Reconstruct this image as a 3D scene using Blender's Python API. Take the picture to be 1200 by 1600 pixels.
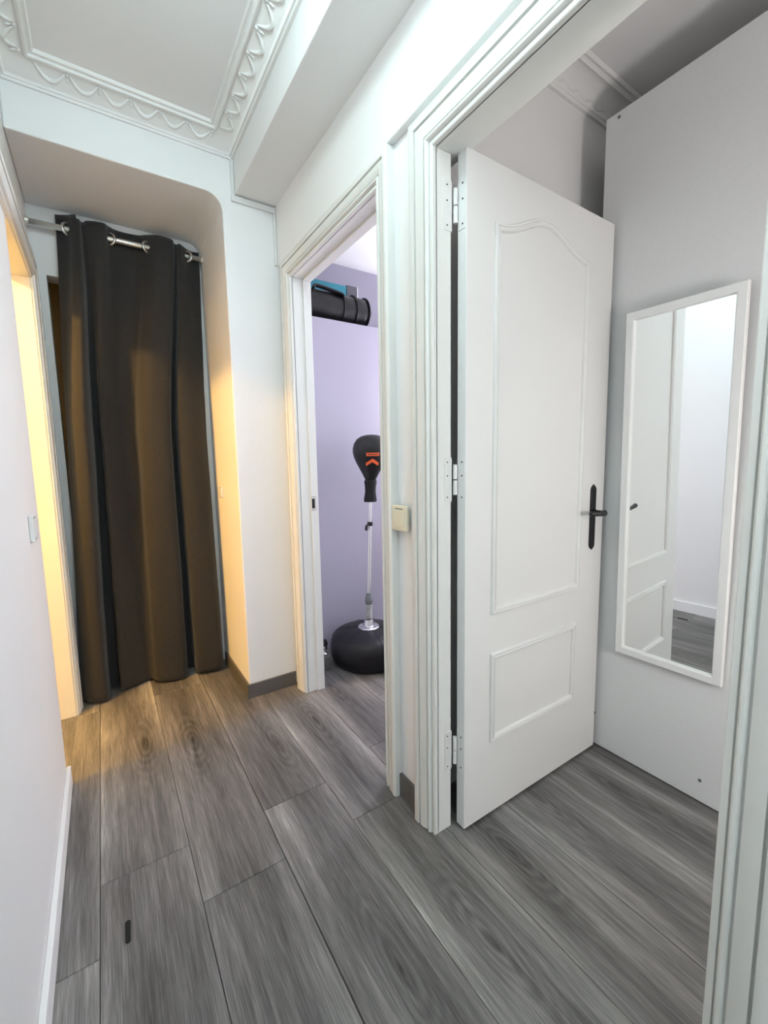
import bpy, bmesh, math, random
from mathutils import Vector, Matrix, noise

# ------------------------------------------------------------------ camera, world, lights, exposure
scene = bpy.context.scene
for o in list(bpy.data.objects):
    bpy.data.objects.remove(o)
C = scene.collection
R = math.radians

CAM_H = 1.193
F_PX = 669.43
yaw, pitch, roll = R(33.257), R(-6.648), R(-1.019)
fw = Vector((math.sin(yaw) * math.cos(pitch), math.cos(yaw) * math.cos(pitch), math.sin(pitch)))
rt = Vector((math.cos(yaw), -math.sin(yaw), 0))
up = rt.cross(fw)
r2 = rt * math.cos(roll) + up * math.sin(roll)
u2 = -rt * math.sin(roll) + up * math.cos(roll)
cd = bpy.data.cameras.new('camera')
cd.sensor_fit = 'HORIZONTAL'
cd.sensor_width = 36.0
cd.lens = F_PX / 1200 * 36
cd.clip_start = 0.01
cam = bpy.data.objects.new('camera', cd)
cam.matrix_world = Matrix(((r2.x, u2.x, -fw.x, 0), (r2.y, u2.y, -fw.y, 0), (r2.z, u2.z, -fw.z, CAM_H), (0, 0, 0, 1)))
C.objects.link(cam)
scene.camera = cam

world = bpy.data.worlds.new('world')
scene.world = world
world.use_nodes = True
world.node_tree.nodes['Background'].inputs[0].default_value = (0.8, 0.9, 1.0, 1)
world.node_tree.nodes['Background'].inputs[1].default_value = 0.05

def lamp(name, loc, energy, color, radius):
    l = bpy.data.lights.new(name, 'POINT')
    l.energy = energy
    l.color = color
    l.shadow_soft_size = radius
    o = bpy.data.objects.new(name, l)
    o.location = loc
    C.objects.link(o)
    return o

lamp('hall_lamp', (0.33, 0.85, 2.51), 6.4, (0.74, 1.0, 1.0), 0.05)
lamp('hall_fill_rear', (0.05, -0.32, 2.05), 3.0, (0.92, 0.96, 1.0), 0.10)  # added fill light near the camera, no known lamp there
lamp('store_room_lamp', (2.40, 2.08, 1.66), 37, (0.92, 0.90, 1.0), 0.05)
lamp('side_room_lamp', (-1.00, 1.87, 2.31), 88, (1.0, 0.55, 0.125), 0.05)
lamp('bedroom_fill', (1.04, -0.80, 1.10), 22, (1.0, 0.95, 0.92), 0.12)  # added fill that brightens the room behind the open door
# added upward-facing fill behind the camera, lifts ceiling and soffits
ul = bpy.data.lights.new('upward_fill', 'AREA')
ul.shape = 'DISK'; ul.size = 0.30; ul.energy = 16; ul.color = (0.86, 0.98, 1.0)
ulo = bpy.data.objects.new('upward_fill', ul)
ulo.location = (0.2, -1.2, 1.65); ulo.rotation_euler = (math.pi, 0, 0)
C.objects.link(ulo)

vs = scene.view_settings
vs.view_transform = 'Standard'
vs.look = 'None'
vs.gamma = 1.0
vs.use_curve_mapping = False
vs.exposure = 0.49

# ------------------------------------------------------------------ helpers
def tag(o, label=None, cat=None, group=None, kind=None):
    if label: o['label'] = label
    if cat: o['category'] = cat
    if group: o['group'] = group
    if kind: o['kind'] = kind
    return o

def mobj(name, verts, faces, mat, parent=None, smooth=False, bevel=0, segs=2):
    me = bpy.data.meshes.new(name)
    me.from_pydata([tuple(v) for v in verts], [], faces)
    bm = bmesh.new(); bm.from_mesh(me)
    bmesh.ops.recalc_face_normals(bm, faces=bm.faces)
    bm.to_mesh(me); bm.free()
    me.materials.append(mat)
    if smooth:
        me.shade_smooth()
    o = bpy.data.objects.new(name, me)
    C.objects.link(o)
    if parent:
        o.parent = parent
    if bevel:
        m = o.modifiers.new('bevel', 'BEVEL'); m.width = bevel; m.segments = segs; m.limit_method = 'ANGLE'
    return o

def empty(name, loc=(0, 0, 0)):
    o = bpy.data.objects.new(name, None)
    o.empty_display_size = 0.05
    o.location = loc
    C.objects.link(o)
    return o

def reparent(o, p):
    """parent keeping world-space vertices (parent only translated)"""
    o.parent = p
    o.matrix_parent_inverse = Matrix.Translation(-p.location)
    return o

class MB:
    def __init__(s): s.v = []; s.f = []
    def add(s, v, f):
        n = len(s.v); s.v += [tuple(p) for p in v]; s.f += [tuple(i + n for i in q) for q in f]; return s
    def box(s, x0, x1, y0, y1, z0, z1):
        return s.add([(x0,y0,z0),(x1,y0,z0),(x1,y1,z0),(x0,y1,z0),(x0,y0,z1),(x1,y0,z1),(x1,y1,z1),(x0,y1,z1)],
                     [(0,3,2,1),(4,5,6,7),(0,1,5,4),(1,2,6,5),(2,3,7,6),(3,0,4,7)])
    def lathe(s, prof, n=32, fn=None, c=(0, 0, 0)):
        v = []; f = []
        for r, z in prof:
            for k in range(n):
                a = 2 * math.pi * k / n
                p = (c[0] + r * math.cos(a), c[1] + r * math.sin(a), c[2] + z)
                v.append(fn(p) if fn else p)
        for i in range(len(prof) - 1):
            for k in range(n):
                f.append((i*n+k, i*n+(k+1) % n, (i+1)*n+(k+1) % n, (i+1)*n+k))
        f.append(tuple(range(n - 1, -1, -1)))
        f.append(tuple((len(prof)-1)*n + k for k in range(n)))
        return s.add(v, f)
    def tube(s, pts, rad, n=10, closed=False, flat=1.0):
        pts = [Vector(p) for p in pts]; m = len(pts)
        v = []; f = []
        prev = None
        for i, p in enumerate(pts):
            if closed:
                t = pts[(i+1) % m] - pts[i-1]
            else:
                t = pts[min(i+1, m-1)] - pts[max(i-1, 0)]
            t.normalize()
            if prev is None:
                a = Vector((0, 0, 1)) if abs(t.z) < 0.9 else Vector((1, 0, 0))
                nx = t.cross(a).normalized()
            else:
                nx = (prev - t * prev.dot(t)).normalized()
            prev = nx
            ny = t.cross(nx)
            r = rad[i] if isinstance(rad, (list, tuple)) else rad
            for k in range(n):
                a = 2 * math.pi * k / n
                v.append(p + nx * (r * math.cos(a)) + ny * (r * flat * math.sin(a)))
        for i in range(m if closed else m - 1):
            j = (i + 1) % m
            for k in range(n):
                f.append((i*n+k, i*n+(k+1) % n, j*n+(k+1) % n, j*n+k))
        if not closed:
            f.append(tuple(range(n - 1, -1, -1))); f.append(tuple((m-1)*n + k for k in range(n)))
        return s.add(v, f)
    def sweep(s, path, prof, fn, closed=False):
        """mitred sweep of prof (offset to the left of the path, height) along a 2-D path"""
        P = [Vector(p) for p in path]; m = len(P); q = len(prof)
        offs = []
        for i in range(m):
            def nrm(a, b):
                d = (b - a).normalized(); return Vector((-d.y, d.x))
            if closed or 0 < i < m - 1:
                n1 = nrm(P[i-1], P[i]); n2 = nrm(P[i], P[(i+1) % m])
                b = (n1 + n2); b = b / max(1e-6, b.dot(n1)) if b.length > 1e-6 else n1
            elif i == 0: b = nrm(P[0], P[1])
            else: b = nrm(P[-2], P[-1])
            offs.append(b)
        v = []; f = []
        for i in range(m):
            for o, h in prof:
                a = P[i] + offs[i] * o
                v.append(fn(a.x, a.y, h))
        for i in range(m if closed else m - 1):
            j = (i + 1) % m
            for k in range(q - 1):
                f.append((i*q+k, i*q+k+1, j*q+k+1, j*q+k))
        if not closed:
            f.append(tuple(range(q))); f.append(tuple((m-1)*q + k for k in range(q-1, -1, -1)))
        return s.add(v, f)
    def prism(s, poly, fn, h0, h1):
        n = len(poly)
        v = [fn(a, b, h0) for a, b in poly] + [fn(a, b, h1) for a, b in poly]
        f = [tuple(range(n)), tuple(range(2*n-1, n-1, -1))] + [(i, (i+1) % n, n+(i+1) % n, n+i) for i in range(n)]
        return s.add(v, f)
    def build(s, name, mat, parent=None, smooth=False, bevel=0, segs=2, at=None):
        v = s.v
        if at is not None:
            v = [(p[0]-at[0], p[1]-at[1], p[2]-at[2]) for p in v]
        o = mobj(name, v, s.f, mat, parent, smooth, bevel, segs)
        if at is not None:
            o.location = at
        return o

def smooth_angle(o, deg=35):
    me = o.data
    me.shade_smooth()
    try:
        me.set_sharp_from_angle(angle=R(deg))
    except Exception:
        pass
    return o

# ------------------------------------------------------------------ materials
def newmat(name):
    m = bpy.data.materials.new(name); m.use_nodes = True
    nt = m.node_tree
    return m, nt, nt.nodes['Principled BSDF']

def N(nt, t, **kw):
    n = nt.nodes.new(t)
    for k, v in kw.items(): setattr(n, k, v)
    return n

def simple(name, col, rough=0.5, metal=0.0, nscale=60, var=0.04, bump=0.0, bscale=None, spec=0.5):
    m, nt, b = newmat(name)
    b.inputs['Roughness'].default_value = rough
    b.inputs['Metallic'].default_value = metal
    b.inputs['Specular IOR Level'].default_value = spec
    tc = N(nt, 'ShaderNodeTexCoord')
    no = N(nt, 'ShaderNodeTexNoise'); no.inputs['Scale'].default_value = nscale; no.inputs['Detail'].default_value = 3
    nt.links.new(tc.outputs['Object'], no.inputs['Vector'])
    mx = N(nt, 'ShaderNodeMix', data_type='RGBA')
    mx.inputs['A'].default_value = (*[c * (1 - var) for c in col], 1)
    mx.inputs['B'].default_value = (*[min(1, c * (1 + var)) for c in col], 1)
    nt.links.new(no.outputs['Fac'], mx.inputs['Factor'])
    nt.links.new(mx.outputs['Result'], b.inputs['Base Color'])
    if bump:
        nb = N(nt, 'ShaderNodeTexNoise'); nb.inputs['Scale'].default_value = bscale or nscale; nb.inputs['Detail'].default_value = 4
        nt.links.new(tc.outputs['Object'], nb.inputs['Vector'])
        bp = N(nt, 'ShaderNodeBump'); bp.inputs['Strength'].default_value = bump; bp.inputs['Distance'].default_value = 0.01
        nt.links.new(nb.outputs['Fac'], bp.inputs['Height'])
        nt.links.new(bp.outputs['Normal'], b.inputs['Normal'])
    return m

M_WALL = simple('wall_paint', (0.87, 0.87, 0.87), 0.55, nscale=3, var=0.02, bump=0.12, bscale=22)
M_LILAC = simple('lilac_tone', (0.33, 0.314, 0.39), 0.55, nscale=3, var=0.02, bump=0.08, bscale=22)  # one even lilac tone for the store room's far wall and cabinet
M_CEIL = simple('ceiling_paint', (0.87, 0.87, 0.87), 0.7, nscale=3, var=0.015, bump=0.04, bscale=40)
M_PLASTER = simple('moulded_plaster', (0.87, 0.87, 0.86), 0.6, nscale=10, var=0.02)
M_WOODWHITE = simple('white_gloss_paint', (0.76, 0.757, 0.745), 0.32, nscale=6, var=0.02, bump=0.02, bscale=30)
M_CASING = simple('casing_paint', (0.80, 0.80, 0.775), 0.40, nscale=8, var=0.02)
M_LAMINATE = simple('white_laminate', (0.74, 0.745, 0.745), 0.42, nscale=200, var=0.05)
M_BLACKMETAL = simple('black_iron', (0.012, 0.012, 0.013), 0.38, 0.3, var=0.1)
M_RUBBER = simple('black_vinyl', (0.006, 0.006, 0.009), 0.36, spec=0.35, nscale=40, var=0.15, bump=0.05, bscale=160)
M_FOAM = simple('black_foam', (0.006, 0.006, 0.006), 0.85)
M_LEATHER = simple('black_leather', (0.006, 0.006, 0.007), 0.40, spec=0.35, nscale=30, var=0.1, bump=0.08, bscale=220)
M_CHROME = simple('chrome', (0.72, 0.72, 0.74), 0.18, 1.0, var=0.02)
M_STEEL = simple('brushed_steel', (0.62, 0.62, 0.60), 0.3, 1.0, var=0.04)
M_GREYPLASTIC = simple('grey_plastic', (0.16, 0.17, 0.18), 0.45)
M_ORANGE = simple('orange_print', (0.85, 0.13, 0.035), 0.5)
M_CREAM = simple('cream_plastic', (0.80, 0.75, 0.60), 0.35, var=0.01)
M_WHITEPLASTIC = simple('white_plastic', (0.78, 0.78, 0.77), 0.4, var=0.01)
M_DARK = simple('dark_hole', (0.01, 0.01, 0.01), 0.8)
M_SKIRT = simple('grey_skirting', (0.115, 0.11, 0.108), 0.45, nscale=25, var=0.25)
M_TEAL = simple('teal_card', (0.015, 0.19, 0.26), 0.5, var=0.05)
M_GREYCARD = simple('grey_card', (0.075, 0.075, 0.09), 0.6, var=0.05)
M_ALU = simple('satin_aluminium', (0.80, 0.79, 0.76), 0.28, 0.85, var=0.02)
M_FRAME = simple('white_mirror_frame', (0.82, 0.82, 0.81), 0.3, var=0.015)
M_SUB = simple('subfloor', (0.05, 0.05, 0.05), 0.8)
M_DARKWALL = simple('closet_shade_tone', (0.08, 0.078, 0.075), 0.7)  # gloom of the closed space behind the curtain put into its wall colour

def mirror_mat():
    m, nt, b = newmat('mirror_glass')
    b.inputs['Base Color'].default_value = (0.92, 0.94, 0.94, 1)
    b.inputs['Metallic'].default_value = 1.0
    b.inputs['Roughness'].default_value = 0.004
    return m
M_MIRROR = mirror_mat()

def fabric_mat():
    m, nt, b = newmat('curtain_cloth')
    b.inputs['Roughness'].default_value = 0.85
    b.inputs['Sheen Weight'].default_value = 0.15
    b.inputs['Specular IOR Level'].default_value = 0.2
    tc = N(nt, 'ShaderNodeTexCoord')
    mp = N(nt, 'ShaderNodeMapping'); mp.inputs['Scale'].default_value = (520, 520, 60)
    mp2 = N(nt, 'ShaderNodeMapping'); mp2.inputs['Scale'].default_value = (60, 60, 760)
    n1 = N(nt, 'ShaderNodeTexNoise'); n1.inputs['Scale'].default_value = 1
    n2 = N(nt, 'ShaderNodeTexNoise'); n2.inputs['Scale'].default_value = 1
    for a, bb in ((mp, n1), (mp2, n2)):
        nt.links.new(tc.outputs['Object'], a.inputs['Vector']); nt.links.new(a.outputs['Vector'], bb.inputs['Vector'])
    ad = N(nt, 'ShaderNodeMath', operation='ADD')
    nt.links.new(n1.outputs['Fac'], ad.inputs[0]); nt.links.new(n2.outputs['Fac'], ad.inputs[1])
    rp = N(nt, 'ShaderNodeValToRGB')
    rp.color_ramp.elements[0].position = 0.7; rp.color_ramp.elements[0].color = (0.018, 0.0178, 0.019, 1)
    rp.color_ramp.elements[1].position = 1.3; rp.color_ramp.elements[1].color = (0.034, 0.033, 0.034, 1)
    nt.links.new(ad.outputs[0], rp.inputs['Fac'])
    nt.links.new(rp.outputs['Color'], b.inputs['Base Color'])
    bp = N(nt, 'ShaderNodeBump'); bp.inputs['Strength'].default_value = 0.25; bp.inputs['Distance'].default_value = 0.002
    nt.links.new(ad.outputs[0], bp.inputs['Height']); nt.links.new(bp.outputs['Normal'], b.inputs['Normal'])
    return m
M_FABRIC = fabric_mat()

def plank_mat():
    m, nt, b = newmat('grey_oak_plank')
    L = nt.links.new
    b.inputs['Specular IOR Level'].default_value = 0.4
    tc = N(nt, 'ShaderNodeTexCoord')
    oi = N(nt, 'ShaderNodeObjectInfo')
    rnd = oi.outputs['Random']
    def math_(op, a, bv=None, c=None):
        n = N(nt, 'ShaderNodeMath', operation=op)
        for i, x in enumerate((a, bv, c)):
            if x is None: continue
            if isinstance(x, (int, float)): n.inputs[i].default_value = x
            else: L(x, n.inputs[i])
        return n.outputs[0]
    sep = N(nt, 'ShaderNodeSeparateXYZ'); L(tc.outputs['Object'], sep.inputs[0])
    x, y = sep.outputs[0], sep.outputs[1]
    off = math_('MULTIPLY', rnd, 37.0)
    def nz(sx, sy, detail, seed, dist=0.0, rough=0.55):
        cb = N(nt, 'ShaderNodeCombineXYZ')
        L(math_('MULTIPLY', x, sx), cb.inputs[0]); L(math_('MULTIPLY', y, sy), cb.inputs[1])
        L(math_('ADD', off, seed), cb.inputs[2])
        n = N(nt, 'ShaderNodeTexNoise'); n.inputs['Scale'].default_value = 1; n.inputs['Detail'].default_value = detail
        n.inputs['Roughness'].default_value = rough
        n.inputs['Distortion'].default_value = dist
        L(cb.outputs[0], n.inputs['Vector'])
        return n.outputs['Fac']
    broad = nz(9, 1.3, 3, 0.0, 0.4)
    streak = nz(55, 2.6, 4, 5.0, 0.6, 0.65)
    fine = nz(420, 10.0, 4, 11.0, 0.3, 0.7)
    warp = nz(7, 2.2, 2, 17.0)
    # cathedral rings around one knot line of each plank
    cx = math_('MULTIPLY_ADD', math_('FRACT', math_('MULTIPLY', rnd, 7.31)), 0.10, -0.05)
    cy = math_('MULTIPLY_ADD', math_('FRACT', math_('MULTIPLY', rnd, 13.7)), 0.9, -0.45)
    dx = math_('MULTIPLY', math_('SUBTRACT', x, cx), 1.0)
    dy = math_('MULTIPLY', math_('SUBTRACT', y, cy), 0.24)
    d2 = math_('SQRT', math_('ADD', math_('MULTIPLY', dx, dx), math_('MULTIPLY', dy, dy)))
    ph = math_('ADD', math_('MULTIPLY', d2, 420.0), math_('MULTIPLY', warp, 24.0))
    ring = math_('MULTIPLY_ADD', math_('SINE', ph), 0.5, 0.5)
    fall = math_('POWER', 2.718, math_('MULTIPLY', math_('MULTIPLY', d2, d2), -330.0))
    ringamt = math_('MULTIPLY', math_('SUBTRACT', ring, 0.5), fall)
    knot = math_('POWER', 2.718, math_('MULTIPLY', math_('MULTIPLY', d2, d2), -14000.0))
    edge = math_('POWER', math_('MULTIPLY', math_('ABSOLUTE', x), 8.4), 3.0)
    val = math_('MULTIPLY_ADD', math_('SUBTRACT', broad, 0.5), 0.95, 0.42)
    val = math_('MULTIPLY_ADD', math_('SUBTRACT', streak, 0.5), 0.75, val)
    val = math_('MULTIPLY_ADD', math_('SUBTRACT', fine, 0.5), 0.95, val)
    val = math_('MULTIPLY_ADD', ringamt, 0.16, val)
    val = math_('MULTIPLY_ADD', fall, -0.05, val)
    val = math_('MULTIPLY_ADD', knot, -0.25, val)
    val = math_('MULTIPLY_ADD', edge, 0.22, val)
    val = math_('ADD', val, math_('MULTIPLY_ADD', math_('FRACT', math_('MULTIPLY', rnd, 3.77)), 0.16, -0.08))
    rp = N(nt, 'ShaderNodeValToRGB')
    e = rp.color_ramp.elements
    e[0].position = 0.0; e[0].color = (0.036, 0.034, 0.033, 1)
    e[1].position = 1.0; e[1].color = (0.56, 0.535, 0.52, 1)
    k = e.new(0.4); k.color = (0.145, 0.138, 0.134, 1)
    k = e.new(0.7); k.color = (0.275, 0.262, 0.254, 1)
    L(val, rp.inputs['Fac'])
    L(rp.outputs['Color'], b.inputs['Base Color'])
    L(math_('MULTIPLY_ADD', fine, 0.15, 0.38), b.inputs['Roughness'])
    bp = N(nt, 'ShaderNodeBump'); bp.inputs['Strength'].default_value = 0.12; bp.inputs['Distance'].default_value = 0.002
    L(math_('ADD', fine, streak), bp.inputs['Height']); L(bp.outputs['Normal'], b.inputs['Normal'])
    return m
M_PLANK = plank_mat()

# ------------------------------------------------------------------ dimensions (metres; the camera stands over the origin)
XR = 0.82        # hall face of the wall with the two doorways
XR2 = 0.91       # its room face
XL = -0.195      # hall face of the left wall
YE = 2.13        # end wall
YA = 2.66        # back of the curtained alcove
ZC = 2.62        # ceilings
YMIN = -1.7

# ------------------------------------------------------------------ floor with planks
floor = tag(MB().box(-2.4, 2.9, YMIN - 0.1, 3.5, -0.08, -0.011).build('floor', M_SUB), kind='structure')
PW = 0.2365
cuts = {-2: [1.155, 2.44], -1: [0.09, 1.374, 2.66], 0: [-0.13, 1.157, 2.436], 1: [0.09, 1.373, 2.66], 2: [-0.12, 1.163, 2.45],
        3: [0.05, 1.45, 2.7], 4: [0.20, 1.767], 5: [-0.2, 1.06, 2.3], 6: [0.3, 1.6], 7: [-0.1, 1.2, 2.4], 8: [0.2, 1.5]}
pcache = {}
def plank(x0, x1, y0, y1):
    w, l = round(x1 - x0, 4), round(y1 - y0, 4)
    if (w, l) not in pcache:
        g = 0.0007; b = 0.0014
        hw, hl = w / 2 - g, l / 2 - g
        v = [(-hw, -hl, -0.011), (hw, -hl, -0.011), (hw, hl, -0.011), (-hw, hl, -0.011),
             (-hw, -hl, -b), (hw, -hl, -b), (hw, hl, -b), (-hw, hl, -b),
             (-hw+b, -hl+b, 0), (hw-b, -hl+b, 0), (hw-b, hl-b, 0), (-hw+b, hl-b, 0)]
        f = [(3, 2, 1, 0), (8, 9, 10, 11)]
        for i in range(4):
            j = (i + 1) % 4
            f += [(i, j, 4+j, 4+i), (4+i, 4+j, 8+j, 8+i)]
        me = bpy.data.meshes.new('plank'); me.from_pydata(v, [], f); me.materials.append(M_PLANK)
        pcache[(w, l)] = me
    o = bpy.data.objects.new('plank', pcache[(w, l)])
    o.location = ((x0 + x1) / 2, (y0 + y1) / 2, 0)
    C.objects.link(o); o.parent = floor
for k in range(-9, 11):
    x0 = 0.142 + PW * k + (0.001 if k > 0 else 0)
    ys = cuts.get(k, [0.1 + 0.6 * (k % 2), 1.4 + 0.6 * (k % 2)])
    ys = [YMIN] + [c for c in ys] + [3.4]
    for a, b in zip(ys[:-1], ys[1:]):
        plank(x0, x0 + PW, a, b)

# ------------------------------------------------------------------ walls
def st(o): return tag(o, kind='structure')

# right wall with two doorways
D1A, D1B, D1T = 1.245, 2.0, 2.062      # doorway to the store room
D2A, D2B, D2T = 0.240, 0.962, 2.030    # doorway with the open door
w = MB()
ZB = 2.148
w.box(XR, XR2, YMIN, D2A - 0.012, 0, ZB)
w.box(XR, XR2, D2B + 0.06, D1A - 0.012, 0, ZB)
w.box(XR, XR2, D1B + 0.012, 3.4, 0, ZB)
w.box(XR, XR2, D2A - 0.012, D2B + 0.06, D2T + 0.012, ZB)
w.box(XR, XR2, D1A - 0.012, D1B + 0.012, D1T + 0.012, ZB)
w.box(XR - 0.022, XR2, YMIN, YE + 0.05, ZB, ZC + 0.06)
w.box(XR, XR2, YE + 0.05, 3.4, ZB, ZC + 0.06)
wall_right = st(w.build('wall_right', M_WALL, bevel=0.004))

# left wall with doorway
LD0, LD1, LDT = 1.915, 2.455, 2.01
w = MB()
w.box(-0.30, XL, YMIN, LD0, 0, ZC + 0.06)
w.box(-0.30, XL, LD0, LD1, LDT, ZC + 0.06)
w.box(-0.30, XL, LD1, YA + 0.1, 0, ZC + 0.06)
wall_left = st(w.build('wall_left', M_WALL, bevel=0.006))

# end wall: pillar + header with a rounded corner over the alcove
arc = [(0.48 + 0.07 * math.sin(a), 2.33 + 0.07 * math.cos(a)) for a in [i * math.pi / 16 for i in range(9)]]
poly = [(0.552, 0), (XR, 0), (XR, ZC + 0.06), (XL, ZC + 0.06), (XL, 2.402)] + [(x + 0.002, z + 0.002) for x, z in arc]
wall_end = st(MB().prism(poly, lambda a, b, h: (a, h, b), YE, YA).build('wall_end', M_WALL, bevel=0.006))

# back of the alcove with a dark doorway behind the curtain
w = MB()
AX0, AX1, AZ = -0.142, 0.50, 2.10
w.box(XL, AX0, YA, YA + 0.1, 0, ZC)
w.box(AX1, XR, YA, YA + 0.1, 0, ZC)
w.box(AX0, AX1, YA, YA + 0.1, AZ, ZC)
wall_back = st(w.build('wall_back', M_WALL))
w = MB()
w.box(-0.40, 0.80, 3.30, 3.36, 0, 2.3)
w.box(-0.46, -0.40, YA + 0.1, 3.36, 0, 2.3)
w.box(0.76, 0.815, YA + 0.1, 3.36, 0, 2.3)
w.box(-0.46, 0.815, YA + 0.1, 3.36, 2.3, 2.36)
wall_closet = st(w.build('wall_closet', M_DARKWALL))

# store room (behind the back doorway) and the room behind the open door
w = MB(); w.box(XR2, 2.75, 1.10, 1.20, 0, ZC + 0.06)
wall_partition = st(w.build('wall_partition', M_WALL))
w = MB(); w.box(XR2, 2.75, 2.92, 3.0, 0, ZC + 0.06)
wall_far = st(w.build('wall_far', M_LILAC))
w = MB(); w.box(2.65, 2.75, YMIN, 2.92, 0, ZC + 0.06)
wall_east = st(w.build('wall_east', M_WALL))
w = MB(); w.box(-0.46, 2.75, YMIN - 0.1, YMIN, 0, ZC + 0.06)
wall_rear = st(w.build('wall_rear', M_WALL))
# side room lit yellow, beyond the left doorway
w = MB(); w.box(-2.35, -2.25, 0.9, 3.3, 0, ZC + 0.06); w.box(-2.25, -0.46, 0.85, 0.95, 0, ZC + 0.06); w.box(-2.25, -0.30, 3.2, 3.3, 0, ZC + 0.06)
wall_side_room = st(w.build('wall_side_room', M_WALL))

ceiling = st(MB().box(-2.4, 2.8, YMIN - 0.1, 3.4, ZC, ZC + 0.1).build('ceiling', M_CEIL))

# boxed beam along the right side of the hall ceiling
beam = st(MB().box(0.61, XR - 0.02, YMIN, YE + 0.005, 2.415, ZC + 0.02).build('trim_1', M_WALL, bevel=0.003))

# ------------------------------------------------------------------ moulded cornice in the hall, with swags
cprof = [(0, 0.060), (0.010, 0.061), (0.013, 0.054), (0.019, 0.054), (0.021, 0.047), (0.026, 0.044), (0.040, 0.033), (0.062, 0.021),
         (0.084, 0.014), (0.086, 0.019), (0.092, 0.0205), (0.097, 0.018), (0.098, 0.010), (0.103, 0.0085), (0.110, 0.010), (0.114, 0.006), (0.116, -0.002), (0, -0.002)]
w = MB().sweep([(0.61, YMIN), (0.61, YE), (XL, YE), (XL, YMIN)], cprof, lambda a, b, h: (a, b, ZC - h))
cornice = st(smooth_angle(w.build('trim_2', M_PLASTER), 50))
# one garland: local u along the wall, v from ceiling side (0) to wall side, on the sloping band
def band(v):
    o = 0.080 - v
    if o > 0.062: d = 0.021 + (0.014 - 0.021) * (o - 0.062) / 0.022
    elif o > 0.040: d = 0.033 + (0.021 - 0.033) * (o - 0.040) / 0.022
    else: d = 0.044 + (0.033 - 0.044) * (o - 0.026) / 0.014
    return o, d
def swag_mesh():
    w = MB()
    pts = []; rad = []
    for i in range(13):
        t = i / 12
        u = -0.043 + 0.086 * t
        v = 0.004 + 0.036 * math.sin(math.pi * t) ** 0.8
        o, d = band(v)
        pts.append((u, -o, -d - 0.001)); rad.append(0.0028 + 0.0052 * math.sin(math.pi * t))
    w.tube(pts, rad, 6)
    for v0, v1, r in ((0.000, 0.012, 0.0058), (0.012, 0.030, 0.0042)):
        pts = []
        for i in range(4):
            o, d = band(v0 + (v1 - v0) * i / 3); pts.append((0.05, -o, -d - 0.001))
        w.tube(pts, [r * 0.5, r, r, r * 0.5], 6)
    me = bpy.data.meshes.new('swag'); me.from_pydata([tuple(p) for p in w.v], [], w.f); me.materials.append(M_PLASTER); me.shade_smooth()
    return me
sm = swag_mesh()
def swag(loc, rz):
    o = bpy.data.objects.new('swag', sm); o.location = loc; o.rotation_euler = (0, 0, rz); C.objects.link(o); o.parent = cornice
for i in range(6):
    swag((-0.06 + 0.1 * i + 0.02, YE, ZC), 0)
for i in range(13):
    swag((0.61, 1.97 - 0.1 * i, ZC), -math.pi / 2)
    swag((XL, 1.97 - 0.1 * i, ZC), math.pi / 2)

# ------------------------------------------------------------------ cornice in the room behind the open door
c2 = [(0, 0.085), (0.012, 0.086), (0.015, 0.078), (0.020, 0.077), (0.022, 0.070), (0.024, 0.048), (0.028, 0.045), (0.040, 0.024), (0.066, 0.012),
      (0.074, 0.014), (0.079, 0.018), (0.085, 0.014), (0.088, 0.008), (0.093, 0.008), (0.098, 0.011), (0.103, 0.006), (0.105, -0.002), (0, -0.002)]
w = MB().sweep([(2.66, 1.10), (XR2, 1.10)], c2, lambda a, b, h: (a, b, ZC - h))
trim3 = st(smooth_angle(w.build('trim_3', M_PLASTER), 50))
w = MB()
pts = [(1.0 + i * 0.006, 1.0765, ZC - 0.059 + 0.007 * math.sin(i * 0.006 * 2 * math.pi / 0.085)) for i in range(190)]
w.tube(pts, 0.004, 6)
w.build('scroll', M_PLASTER, trim3, smooth=True)

# ------------------------------------------------------------------ door casings and linings
def casing_prof(wd, th):
    k = wd / 0.09
    base = [(0, 0), (0, 0.013), (0.002, 0.015), (0.011, 0.015), (0.012, 0.010), (0.0145, 0.010), (0.0155, 0.019), (0.019, 0.023), (0.024, 0.023), (0.027, 0.019),
            (0.0275, 0.014), (0.031, 0.014), (0.032, 0.020), (0.044, 0.0255), (0.059, 0.0265), (0.060, 0.019), (0.064, 0.019), (0.065, 0.029), (0.068, 0.030), (0.085, 0.030), (0.089, 0.027), (0.09, 0.02), (0.09, 0)]
    return [(o * k, h * th / 0.03) for o, h in base]
right_face = lambda a, b, h: (XR - h, a, b)
def door_frame(n, a, b, top, wd, mat):
    w = MB().sweep([(a, 0), (a, top), (b, top), (b, 0)], casing_prof(wd, 0.030), right_face)
    return st(smooth_angle(w.build('trim_%d' % n, mat), 40))
cas1 = door_frame(4, D1A, D1B, D1T, 0.083, M_CASING)
w = MB()
w.box(XR - 0.004, XR2, D1A - 0.012, D1A, 0, D1T); w.box(XR - 0.004, XR2, D1B, D1B + 0.012, 0, D1T); w.box(XR - 0.004, XR2, D1A - 0.012, D1B + 0.012, D1T, D1T + 0.012)
w.box(XR + 0.050, XR2, D1B - 0.008, D1B, 0, D1T)   # rebate
w.box(XR + 0.050, XR2, D1A, D1B, D1T - 0.008, D1T)
w.build('jamb_lining', M_CASING, cas1, bevel=0.0015)
cas2 = door_frame(5, D2A, D2B, D2T, 0.092, M_CASING)
w = MB()
w.box(XR - 0.004, XR2, D2A - 0.012, D2A, 0, D2T); w.box(XR - 0.004, 0.872, D2B, D2B + 0.012, 0, D2T); w.box(XR - 0.004, XR2, D2A - 0.012, D2B + 0.06, D2T, D2T + 0.012)
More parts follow.
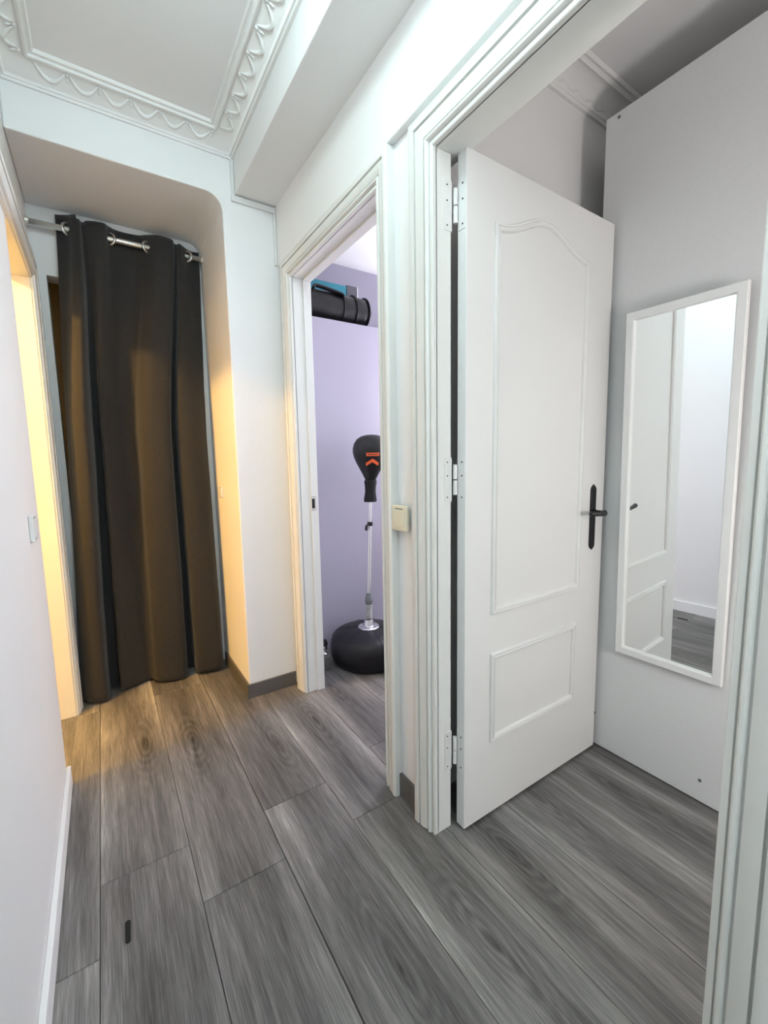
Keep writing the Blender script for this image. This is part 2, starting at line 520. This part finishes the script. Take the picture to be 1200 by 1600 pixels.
w.box(XR, 0.872, D2B + 0.012, D2B + 0.06, 0, D2T)
w.build('jamb_lining', M_CASING, cas2, bevel=0.0015)
# left doorway casing: head and far jamb
left_face = lambda a, b, h: (XL + h, a, b)
w = MB().sweep([(LD1, 0), (LD1, LDT), (1.35, LDT)], [(-o, h) for o, h in casing_prof(0.085, 0.030)], left_face)
cas3 = st(smooth_angle(w.build('trim_6', M_CASING), 40))
w = MB(); w.box(-0.305, XL + 0.006, LD1 - 0.004, LD1 + 0.01, 0, LDT); w.box(-0.305, XL + 0.006, LD0, LD1, LDT - 0.004, LDT + 0.01)
w.build('jamb_lining', M_CASING, cas3, bevel=0.0015)
# strike plate on the far jamb of the store-room doorway
sp = empty('strike_plate', (0.885, D1B - 0.008, 0.99))
tag(sp, 'small metal latch strike plate let into the white jamb of the store room doorway', 'strike plate')
reparent(MB().box(0.872, 0.898, D1B - 0.0095, D1B - 0.0078, 0.955, 1.030).build('plate', M_STEEL, bevel=0.0005), sp)
reparent(MB().box(0.874, 0.889, D1B - 0.0102, D1B - 0.0093, 0.968, 1.016).build('latch_hole', M_DARK), sp)

# ------------------------------------------------------------------ skirtings
bb = MB().box(0.552, 0.80, YE - 0.012, YE, 0, 0.073); bb.box(0.540, 0.552, YE - 0.012, 2.60, 0, 0.073)
st(bb.build('baseboard_end', M_SKIRT, bevel=0.001))
st(MB().box(XR - 0.012, XR, D2B + 0.092, D1A - 0.083, 0, 0.085).build('baseboard_right', M_SKIRT, bevel=0.001))
st(MB().box(XL, XL + 0.014, YMIN, LD0, 0, 0.075).build('baseboard_left', M_WALL, bevel=0.003))

# ------------------------------------------------------------------ surface cable ducts on the end wall
duct = empty('cable_duct', (0.6, YE, 2.39))
tag(duct, 'thin white cable duct running under the beam on the end wall', 'cable duct')
reparent(MB().box(0.592, 0.797, YE - 0.014, YE, 2.385, 2.410).build('duct_run', M_WHITEPLASTIC, bevel=0.002), duct)
reparent(MB().box(0.594, 0.609, YE - 0.010, YE, 2.410, 2.562).build('duct_riser', M_WHITEPLASTIC, bevel=0.002), duct)
reparent(MB().box(0.785, 0.797, YE - 0.012, YE, 2.150, 2.385).build('duct_drop', M_WHITEPLASTIC, bevel=0.002), duct)
cab = MB().tube([(XL + 0.005, 1.2, 2.135), (XL + 0.005, 1.9, 2.14), (XL + 0.006, 2.40, 2.137), (XL + 0.006, 2.56, 2.125), (XL + 0.008, 2.60, 2.09), (XL + 0.012, 2.65, 2.03), (XL + 0.02, 2.655, 1.8)], 0.0045, 8)
tag(cab.build('cable', M_WHITEPLASTIC, smooth=True), 'thin white cable clipped above the casing of the left doorway', 'cable')

# ------------------------------------------------------------------ open door
HX, DY, DW, DH = 0.889, 0.918, 0.733, 2.022
door = empty('door_1', (HX, DY, 0)); st(door)
door['label'] = 'open white panelled door with arched upper moulding and black handle'
def dpart(w, name, mat, parent=None, **k):
    o = w.build(name, mat, **k)
    if parent is None: reparent(o, door)
    else:
        o.parent = parent
    return o
leaf = dpart(MB().box(HX, HX + DW, DY, DY + 0.035, 0.010, 0.010 + DH), 'leaf', M_WOODWHITE, bevel=0.0015)
dface = lambda a, b, h: (a, DY - h, b)
mprof = [(0, -0.001), (0, 0.004), (0.003, 0.0085), (0.008, 0.0085), (0.010, 0.005), (0.013, 0.005), (0.0155, 0.0095), (0.020, 0.0075), (0.023, 0.002), (0.023, -0.001)]
PX0, PX1 = 1.000, 1.474
arch = [(PX0 + (PX1 - PX0) * t, 1.872 + 0.066 * (0.5 - 0.5 * math.cos(2 * math.pi * t)) ** 1.15) for t in [i / 32 for i in range(33)]]
path = [(PX0, 0.705), (PX1, 0.705)] + arch[::-1]
dpart(MB().sweep(path, mprof, dface, closed=True), 'panel_moulding', M_WOODWHITE)
dpart(MB().sweep([(PX0, 0.268), (PX1 - 0.012, 0.268), (PX1 - 0.012, 0.574), (PX0, 0.574)], mprof, dface, closed=True), 'panel_moulding', M_WOODWHITE)
# hinges
for zc in (1.895, 1.137, 0.270):
    h = MB()
    h.tube([(0.8805, 0.9525, zc - 0.045), (0.8805, 0.9525, zc - 0.002)], 0.0062, 12)
    h.tube([(0.8805, 0.9525, zc + 0.002), (0.8805, 0.9525, zc + 0.045)], 0.0062, 12)
    h.box(0.846, 0.874, D2B - 0.0016, D2B + 0.0005, zc - 0.065, zc + 0.065)
    h.box(HX - 0.0014, HX + 0.001, DY + 0.004, DY + 0.033, zc - 0.065, zc + 0.065)
    ho = dpart(h, 'hinge', M_WOODWHITE)
    s = MB()
    for dz in (-0.052, 0.012, 0.052):
        s.tube([(0.856, D2B - 0.0024, zc + dz), (0.856, D2B, zc + dz)], 0.0022, 8)
        s.tube([(HX - 0.0022, DY + 0.014, zc + dz), (HX, DY + 0.014, zc + dz)], 0.0026, 8)
    dpart(s, 'screw', M_DARK, ho)
# handle
hx, hz = 1.5475, 0.992
hp = [(-0.016, -0.128), (-0.010, -0.140), (-0.005, -0.141), (0, -0.147), (0.005, -0.141), (0.010, -0.140), (0.016, -0.128), (0.016, 0.085), (0.010, 0.097), (0.005, 0.098), (0, 0.104), (-0.005, 0.098), (-0.010, 0.097), (-0.016, 0.085)]
pl = dpart(MB().prism([(hx + a, hz + b) for a, b in hp], dface, -0.001, 0.006), 'handle_plate', M_BLACKMETAL, bevel=0.0015)
lv = MB().tube([(hx, DY - 0.004, hz), (hx, DY - 0.02, hz), (hx, DY - 0.040, hz), (hx - 0.003, DY - 0.050, hz), (hx - 0.012, DY - 0.055, hz), (hx - 0.04, DY - 0.056, hz - 0.002), (hx - 0.07, DY - 0.055, hz), (hx - 0.095, DY - 0.054, hz + 0.004), (hx - 0.102, DY - 0.053, hz + 0.004)],
               [0.011, 0.0075, 0.008, 0.0105, 0.0115, 0.008, 0.0075, 0.009, 0.004], 12)
dpart(lv, 'lever', M_BLACKMETAL, smooth=True)
# plate and lever on the far side
dpart(MB().prism([(hx + a, hz + b) for a, b in hp], dface, -0.041, -0.034), 'handle_plate', M_BLACKMETAL, bevel=0.0015)
dpart(MB().tube([(hx, DY + 0.04, hz), (hx, DY + 0.085, hz), (hx - 0.01, DY + 0.092, hz), (hx - 0.10, DY + 0.09, hz)], [0.009, 0.008, 0.010, 0.007], 10), 'lever', M_BLACKMETAL, smooth=True)

# ------------------------------------------------------------------ white wardrobe whose side carries the mirror
WX = 1.643
wr = empty('wardrobe', (WX, 0.3, 0))
tag(wr, 'tall plain white wardrobe whose side panel carries the long mirror', 'wardrobe')
reparent(MB().box(WX, WX + 0.018, -0.30, 0.977, 0.006, 2.418).build('side_panel', M_LAMINATE, bevel=0.001), wr)
reparent(MB().box(WX + 0.018, WX + 0.6, 0.90, 0.977, 0.006, 2.418).build('front_panel', M_LAMINATE), wr)
reparent(MB().box(WX + 0.018, WX + 0.6, -0.30, 0.90, 2.40, 2.418).build('top_panel', M_LAMINATE), wr)
reparent(MB().box(WX + 0.582, WX + 0.6, -0.30, 0.90, 0.006, 2.40).build('back_panel', M_LAMINATE), wr)
for (y, z) in ((0.548, 0.083), (0.930, 0.14), (0.93, 2.40)):
    reparent(MB().tube([(WX - 0.002, y, z), (WX + 0.002, y, z)], 0.0055, 12).build('screw_cap', M_GREYPLASTIC), wr)

# mirror
MY0, MY1, MZ0, MZ1 = 0.503, 0.844, 0.448, 1.696
mi = empty('wall_mirror', (WX - 0.002, MY0, MZ0))
mi.rotation_euler = (0, -R(1.3), R(1.3))
tag(mi, 'tall narrow mirror in a slim white frame on the wardrobe side', 'mirror')
mface = lambda a, b, h: (WX - 0.002 - h, a, b)
fp = [(0, 0), (0, 0.017), (0.002, 0.020), (0.024, 0.020), (0.027, 0.018), (0.028, 0.008), (0.028, 0)]
reparent(MB().sweep([(MY0, MZ0), (MY1, MZ0), (MY1, MZ1), (MY0, MZ1)], fp, mface, closed=True).build('frame', M_FRAME), mi)
reparent(MB().box(WX - 0.010, WX - 0.003, MY0 + 0.024, MY1 - 0.024, MZ0 + 0.024, MZ1 - 0.024).build('mirror_glass', M_MIRROR), mi)

# ------------------------------------------------------------------ light switches
def light_switch(name, label, loc, rz, mat, size=0.083, th=0.012, group=None):
    e = empty(name, loc); e.rotation_euler = (0, 0, rz)
    tag(e, label, 'switch')
    s = size / 2
    MB().box(-s, s, -th, 0, -s, s).build('plate', mat, e, bevel=0.004, segs=3)
    MB().box(-s * 0.56, s * 0.56, -th - 0.003, -th + 0.002, -s * 0.66, s * 0.66).build('rocker', mat, e, bevel=0.0015)
    MB().box(-s * 0.5, s * 0.5, -th - 0.0006, -th + 0.001, s * 0.70, s * 0.78).build('groove', M_GREYPLASTIC, e)
    return e
light_switch('light_switch', 'square cream light switch on the wall strip between the two doorways', (XR - 0.018, 1.118, 1.012), -math.pi / 2, M_CREAM)
light_switch('light_switch', 'white light switch seen edge-on on the left wall near the lit doorway', (XL, 1.70, 1.01), math.pi / 2, M_WHITEPLASTIC)
light_switch('light_switch', 'white light switch on the yellow-lit side of the pillar beside the curtain', (0.552, 2.47, 1.045), -math.pi / 2, M_WHITEPLASTIC, 0.06, 0.010)

# ------------------------------------------------------------------ curtain
def cr(pts, t):
    """Catmull-Rom through pts, t in 0..1"""
    n = len(pts) - 1
    s = min(t * n, n - 1e-6); i = int(s); u = s - i
    g = lambda k: pts[max(0, min(n, k))]
    a, b, c, d = g(i-1), g(i), g(i+1), g(i+2)
    return tuple(0.5 * ((2*b[j]) + (-a[j]+c[j])*u + (2*a[j]-5*b[j]+4*c[j]-d[j])*u*u + (-a[j]+3*b[j]-3*c[j]+d[j])*u**3) for j in range(len(b)))
top = [(-0.085, 2.632), (-0.040, 2.600), (-0.014, 2.568), (0.006, 2.555), (0.013, 2.572), (0.022, 2.580), (0.036, 2.566), (0.068, 2.560), (0.105, 2.568), (0.126, 2.600), (0.165, 2.630),
       (0.246, 2.632), (0.289, 2.600), (0.334, 2.566), (0.385, 2.560), (0.404, 2.562), (0.411, 2.579), (0.424, 2.580), (0.436, 2.560), (0.474, 2.600), (0.505, 2.622), (0.540, 2.625)]
mid = [(-0.122, 2.615), (-0.108, 2.570), (-0.085, 2.500), (-0.045, 2.482), (-0.022, 2.540), (-0.016, 2.638), (0.014, 2.640), (0.022, 2.582), (0.040, 2.600), (0.090, 2.640), (0.130, 2.654),
       (0.168, 2.642), (0.188, 2.560), (0.230, 2.520), (0.300, 2.518), (0.328, 2.550), (0.333, 2.635), (0.360, 2.636), (0.366, 2.545), (0.425, 2.528), (0.480, 2.560), (0.518, 2.615)]
bot = [(-0.172, 2.595), (-0.160, 2.555), (-0.120, 2.510), (-0.070, 2.508), (-0.052, 2.560), (-0.050, 2.643), (0.000, 2.644), (0.004, 2.582), (0.040, 2.585), (0.090, 2.600), (0.135, 2.618),
       (0.155, 2.600), (0.175, 2.565), (0.220, 2.542), (0.300, 2.538), (0.328, 2.570), (0.333, 2.642), (0.370, 2.643), (0.374, 2.545), (0.420, 2.515), (0.490, 2.512), (0.520, 2.550)]
NU, NV = 190, 100
verts = []; faces = []
for j in range(NV + 1):
    v = j / NV
    for i in range(NU + 1):
        t = i / NU
        a, b, c = cr(top, t), cr(mid, t), cr(bot, t)
        if v < 0.42:
            s = v / 0.42; s = s * s * (3 - 2 * s) * 0.5 + s * 0.5
            x = a[0] + (b[0] - a[0]) * s; y = a[1] + (b[1] - a[1]) * s
        else:
            s = (v - 0.42) / 0.58; s = s * s * (3 - 2 * s) * 0.4 + s * 0.6
            x = b[0] + (c[0] - b[0]) * s; y = b[1] + (c[1] - b[1]) * s
        ztop = 2.352 - 0.012 * math.sin(t * 9) + (0.018 if t < 0.12 else 0)
        zbot = 0.012 + 0.008 * math.sin(t * 14 + 1)
        z = ztop + (zbot - ztop) * v
        n1 = noise.noise((x * 9, z * 3.0, 3.1)); n2 = noise.noise((x * 22 + z * 9, z * 12, 7.7))
        amp = 0.35 + 0.65 * v
        y += (0.008 * n1 + 0.0042 * n2) * amp
        x += 0.004 * noise.noise((x * 8, z * 4, 9.3)) * amp
        y = min(y, 2.675 if AX0 + 0.03 < x < AX1 - 0.05 else 2.645)
        verts.append((x, y, z))
for j in range(NV):
    for i in range(NU):
        k = j * (NU + 1) + i
        faces.append((k, k + 1, k + NU + 2, k + NU + 1))
cu = empty('curtain', (0.2, 2.6, 0))
tag(cu, 'long dark grey-brown eyelet curtain hanging on the metal rod to the floor', 'curtain')
cl = reparent(mobj('cloth', verts, faces, M_FABRIC, smooth=True), cu)
so = cl.modifiers.new('solid', 'SOLIDIFY'); so.thickness = 0.0016; so.offset = 0
RODZ, RODY = 2.302, 2.600
def ring_mesh(c, ax, R0, r0):
    ax = Vector(ax).normalized(); a = ax.cross(Vector((0, 0, 1))).normalized(); b = ax.cross(a)
    return [Vector(c) + a * (R0 * math.cos(q)) + b * (R0 * math.sin(q)) for q in [2 * math.pi * i / 28 for i in range(28)]]
for gx, sgn in ((-0.040, -1), (0.126, 1), (0.289, -1), (0.474, 1)):
    reparent(MB().tube(ring_mesh((gx, RODY, RODZ), (0.55, 0.83 * sgn, 0), 0.025, 0), 0.0062, 8, closed=True).build('eyelet', M_STEEL, smooth=True), cu)
rod = empty('curtain_rod', (0.18, RODY, RODZ))
tag(rod, 'satin metal curtain rod spanning the alcove in front of the back wall', 'curtain rod')
reparent(MB().tube([(XL + 0.004, RODY, RODZ), (0.552, RODY, RODZ)], 0.0125, 20).build('tube', M_ALU, smooth=True), rod)
reparent(MB().tube([(XL, RODY, RODZ), (XL + 0.012, RODY, RODZ)], 0.019, 20).build('end_cup', M_ALU), rod)
reparent(MB().tube([(0.542, RODY, RODZ), (0.554, RODY, RODZ)], 0.017, 20).build('end_cup', M_ALU), rod)

# ------------------------------------------------------------------ store room: cabinet, bag, box
CY, CZ = 2.42, 2.052
cb = empty('storage_cabinet', (1.5, 2.6, 0))
tag(cb, 'tall plain pale lilac cabinet front in the store room behind the punching ball', 'cabinet')
reparent(MB().box(XR2 + 0.004, 2.3, CY, CY + 0.018, 0.002, CZ).build('front_panel', M_LILAC, bevel=0.001), cb)
reparent(MB().box(XR2 + 0.004, 2.3, CY + 0.018, 2.915, CZ - 0.02, CZ).build('top_panel', M_LILAC), cb)
reparent(MB().box(2.28, 2.3, CY + 0.018, 2.915, 0.002, CZ - 0.02).build('side_panel', M_WALL), cb)

dz = CZ + 0.102
bag = empty('duffel_bag', (1.25, 2.53, CZ))
tag(bag, 'black leather barrel bag lying on top of the white store room cabinet', 'bag')
v = []; f = []; NS = 28; NA = 28
for i in range(NS + 1):
    t = i / NS; x = 0.94 + 0.60 * t
    e = min(t, 1 - t) * 0.60
    r = 0.095 * (1 - (max(0, 1 - e / 0.03)) ** 2 * 0.22)
    for k in range(NA):
        a = 2 * math.pi * k / NA
        n = 0.006 * noise.noise((x * 14, math.cos(a) * 2, math.sin(a) * 2))
        yy = (r + n) * math.cos(a) * 1.06; zz = (r + n) * math.sin(a)
        zz = max(zz, -0.0935)
        v.append((x, 2.535 + yy, dz + zz))
for i in range(NS):
    for k in range(NA):
        f.append((i*NA+k, i*NA+(k+1) % NA, (i+1)*NA+(k+1) % NA, (i+1)*NA+k))
f.append(tuple(range(NA))); f.append(tuple(NS*NA + k for k in range(NA)))
reparent(smooth_angle(mobj('body', v, f, M_LEATHER), 50), bag)
for x in (1.335, 1.425, 1.515):
    pts = [(x, 2.535 + 0.1025 * math.cos(a), dz + max(-0.091, 0.0975 * math.sin(a))) for a in [2 * math.pi * i / 36 for i in range(36)]]
    reparent(MB().tube(pts, 0.009 if x < 1.5 else 0.007, 6, closed=True, flat=0.45).build('strap', M_RUBBER, smooth=True), bag)
pts = [(1.14, 2.460, dz + 0.072), (1.15, 2.462, dz + 0.092), (1.20, 2.460, dz + 0.090), (1.27, 2.456, dz + 0.080), (1.325, 2.452, dz + 0.070), (1.335, 2.452, dz + 0.058)]
reparent(MB().tube([cr(pts, i / 20) for i in range(21)], [0.010] + [0.017] * 19 + [0.010], 8, flat=0.5).build('grab_handle', M_RUBBER, smooth=True), bag)

bx = empty('cardboard_box', (1.36, 2.74, CZ))
tag(bx, 'teal box with a dark grey end standing behind the black bag', 'box')
reparent(MB().box(1.12, 1.475, 2.66, 2.80, CZ + 0.001, CZ + 0.318).build('body', M_TEAL, bevel=0.002), bx)
reparent(MB().box(1.475, 1.555, 2.655, 2.805, CZ + 0.001, CZ + 0.325).build('end_sleeve', M_GREYCARD, bevel=0.002), bx)
reparent(MB().box(1.555, 1.560, 2.655, 2.805, CZ + 0.001, CZ + 0.325).build('edge', M_WHITEPLASTIC), bx)

# ------------------------------------------------------------------ reflex punching ball
BX, BY = 1.287, 2.155
pb = empty('punching_ball', (BX, BY, 0))
tag(pb, 'black reflex punching ball on a chrome pole with round black base', 'punching ball')
lean = lambda p: (p[0] + max(0.0, p[2] - 0.2) * 0.040, p[1], p[2])
def pbp(w, name, mat, parent=None, sm=True, ang=40):
    o = w.build(name, mat)
    if sm: smooth_angle(o, ang)
    if parent is None: reparent(o, pb)
    else: o.parent = parent
    return o
base = pbp(MB().lathe([(0.02, 0.0005), (0.195, 0.0005), (0.217, 0.012), (0.229, 0.035), (0.235, 0.075), (0.234, 0.110), (0.226, 0.142), (0.207, 0.168), (0.175, 0.183), (0.12, 0.194), (0.06, 0.200), (0.005, 0.201)], 64, c=(BX, BY, 0)), 'base', M_RUBBER)
for k in range(6):
    a = R(-100 + 60 * k); pts = []
    for r, z in [(0.06, 0.200), (0.12, 0.1945), (0.175, 0.1835), (0.207, 0.1685), (0.226, 0.1425), (0.2345, 0.11), (0.2355, 0.075)]:
        pts.append((BX + r * math.cos(a), BY + r * math.sin(a), z))
    pbp(MB().tube(pts, 0.0022, 6), 'seam', M_FOAM, base)
fl = pbp(MB().lathe([(0.002, 0.198), (0.062, 0.198), (0.065, 0.203), (0.060, 0.209), (0.032, 0.214), (0.028, 0.240), (0.026, 0.246), (0.002, 0.246)], 36, fn=lean, c=(BX, BY, 0)), 'flange', M_CHROME)
for k in range(4):
    a = R(45 + 90 * k)
    pbp(MB().lathe([(0.001, 0.207), (0.008, 0.207), (0.008, 0.214), (0.001, 0.216)], 8, c=(BX + 0.048 * math.cos(a), BY + 0.048 * math.sin(a), 0)), 'bolt', M_CHROME, fl)
pts = [lean((BX + 0.019 * math.cos(i * 0.45), BY + 0.019 * math.sin(i * 0.45), 0.240 + i * 0.00072)) for i in range(150)]
pbp(MB().tube(pts, 0.0030, 6), 'spring', M_STEEL)
pbp(MB().lathe([(0.002, 0.240), (0.013, 0.240), (0.013, 0.36), (0.002, 0.36)], 16, fn=lean, c=(BX, BY, 0)), 'core', M_GREYPLASTIC)
pbp(MB().lathe([(0.002, 0.345), (0.022, 0.345), (0.024, 0.352), (0.024, 0.382), (0.020, 0.390), (0.019, 0.405), (0.014, 0.412), (0.002, 0.412)], 10, fn=lean, c=(BX, BY, 0)), 'lock_nut', M_GREYPLASTIC)
pbp(MB().lathe([(0.002, 0.40), (0.0135, 0.40), (0.0135, 0.83), (0.002, 0.83)], 20, fn=lean, c=(BX, BY, 0)), 'lower_pole', M_CHROME)
pbp(MB().lathe([(0.002, 0.82), (0.0105, 0.82), (0.0105, 0.985), (0.002, 0.985)], 20, fn=lean, c=(BX, BY, 0)), 'upper_pole', M_CHROME)
w = MB().lathe([(0.002, 0.818), (0.0155, 0.818), (0.0165, 0.823), (0.0165, 0.838), (0.0155, 0.842), (0.002, 0.842)], 16, fn=lean, c=(BX, BY, 0))
cx = lean((BX, BY, 0.826))[0]
w.tube([(cx - 0.012, BY - 0.006, 0.826), (cx - 0.030, BY - 0.012, 0.822), (cx - 0.034, BY - 0.013, 0.810), (cx - 0.034, BY - 0.013, 0.795)], [0.007, 0.008, 0.009, 0.007], 10)
pbp(w, 'clamp', M_BLACKMETAL)
pbp(MB().lathe([(0.002, 0.962), (0.036, 0.962), (0.039, 0.968), (0.036, 0.99), (0.032, 1.02), (0.033, 1.05), (0.037, 1.075), (0.036, 1.088), (0.03, 1.092), (0.002, 1.092)], 28, fn=lean, c=(BX, BY, 0)), 'foam_collar', M_FOAM)
ballp = [(0.004, 1.086), (0.030, 1.088), (0.036, 1.100), (0.050, 1.128), (0.068, 1.160), (0.086, 1.192), (0.099, 1.221), (0.1065, 1.250), (0.107, 1.275), (0.101, 1.302), (0.086, 1.326), (0.062, 1.343), (0.032, 1.351), (0.004, 1.353)]
ball = pbp(MB().lathe(ballp, 40, fn=lean, c=(BX, BY, 0)), 'ball', M_LEATHER, ang=70)
def brad(z):
    for (r0, z0), (r1, z1) in zip(ballp[:-1], ballp[1:]):
        if z0 <= z <= z1: return r0 + (r1 - r0) * (z - z0) / (z1 - z0)
    return 0.05
# printed marks that follow the ball's surface, facing the doorway
A0 = math.atan2(-BY, -BX) + 0.10
def onball(s, z, h=0.0012):
    r = brad(z) + h; a = A0 + s / 0.10
    return lean((BX + r * math.cos(a), BY + r * math.sin(a), z))
def patch(cells, name, mat, h=0.0012):
    w = MB()
    for quad in cells:   # quad = ((s0,zb0,zt0),(s1,zb1,zt1))
        (s0, b0, t0), (s1, b1, t1) = quad; n = 6
        for q in range(n):
            u, u_ = q / n, (q + 1) / n
            v = []
            for uu in (u, u_):
                s = s0 + (s1 - s0) * uu; b = b0 + (b1 - b0) * uu; t = t0 + (t1 - t0) * uu
                for m in range(4): v.append(onball(s, b + (t - b) * m / 3, h))
            w.add(v, [(m, m+1, m+5, m+4) for m in range(3)])
    return pbp(w, name, mat, ball, sm=False)
patch([((-0.036, 1.228, 1.246), (0.036, 1.228, 1.246))], 'brand_bar', M_ORANGE)
patch([((-0.028 + 0.008 * i, 1.2335, 1.2405), (-0.0225 + 0.008 * i, 1.2335, 1.2405)) for i in range(7)], 'bar_lettering', M_FOAM, 0.0018)
patch([((-0.046, 1.172, 1.188), (0.0, 1.193, 1.213)), ((0.0, 1.193, 1.213), (0.046, 1.172, 1.188))], 'chevron', M_ORANGE)

# pipe stub with valve beside the store-room doorway
rv = empty('radiator_valve', (1.0, 2.195, 0))
tag(rv, 'chrome pipe valve on a grey block just inside the store room doorway', 'valve')
reparent(MB().box(0.955, 1.032, 2.16, 2.235, 0, 0.085).build('block', M_SKIRT, bevel=0.004), rv)
w = MB().lathe([(0.002, 0.085), (0.017, 0.085), (0.019, 0.092), (0.012, 0.098), (0.011, 0.112), (0.016, 0.118), (0.016, 0.136), (0.006, 0.142), (0.002, 0.142)], 16, c=(1.008, 2.195, 0))
w.tube([(1.008, 2.195, 0.127), (0.94, 2.20, 0.127), (0.915, 2.205, 0.127)], 0.009, 10)
reparent(smooth_angle(w.build('valve_body', M_CHROME), 40), rv)
w = MB().lathe([(0.002, 0.140), (0.018, 0.140), (0.020, 0.15), (0.014, 0.172), (0.002, 0.174)], 14, c=(1.008, 2.195, 0))
reparent(smooth_angle(w.build('valve_cap', M_BLACKMETAL), 40), rv)

# made-up thin strip standing in for an unexplained black floor mark
w = MB()
n = 10; pl = []
for i in range(n + 1):
    a = math.pi * i / n; pl.append((-0.033 + 0.006 * math.cos(a), 1.212 + 0.006 * math.sin(a)))
for i in range(n + 1):
    a = math.pi + math.pi * i / n; pl.append((-0.035 + 0.006 * math.cos(a), 1.162 + 0.006 * math.sin(a)))
w.prism(pl, lambda a, b, h: (a, b, h), 0.0002, 0.004)
tag(w.build('black_floor_mark', M_FOAM, bevel=0.001, at=(-0.034, 1.19, 0.0)), 'short black mark on the grey floor, built as a made-up strip', 'strip')
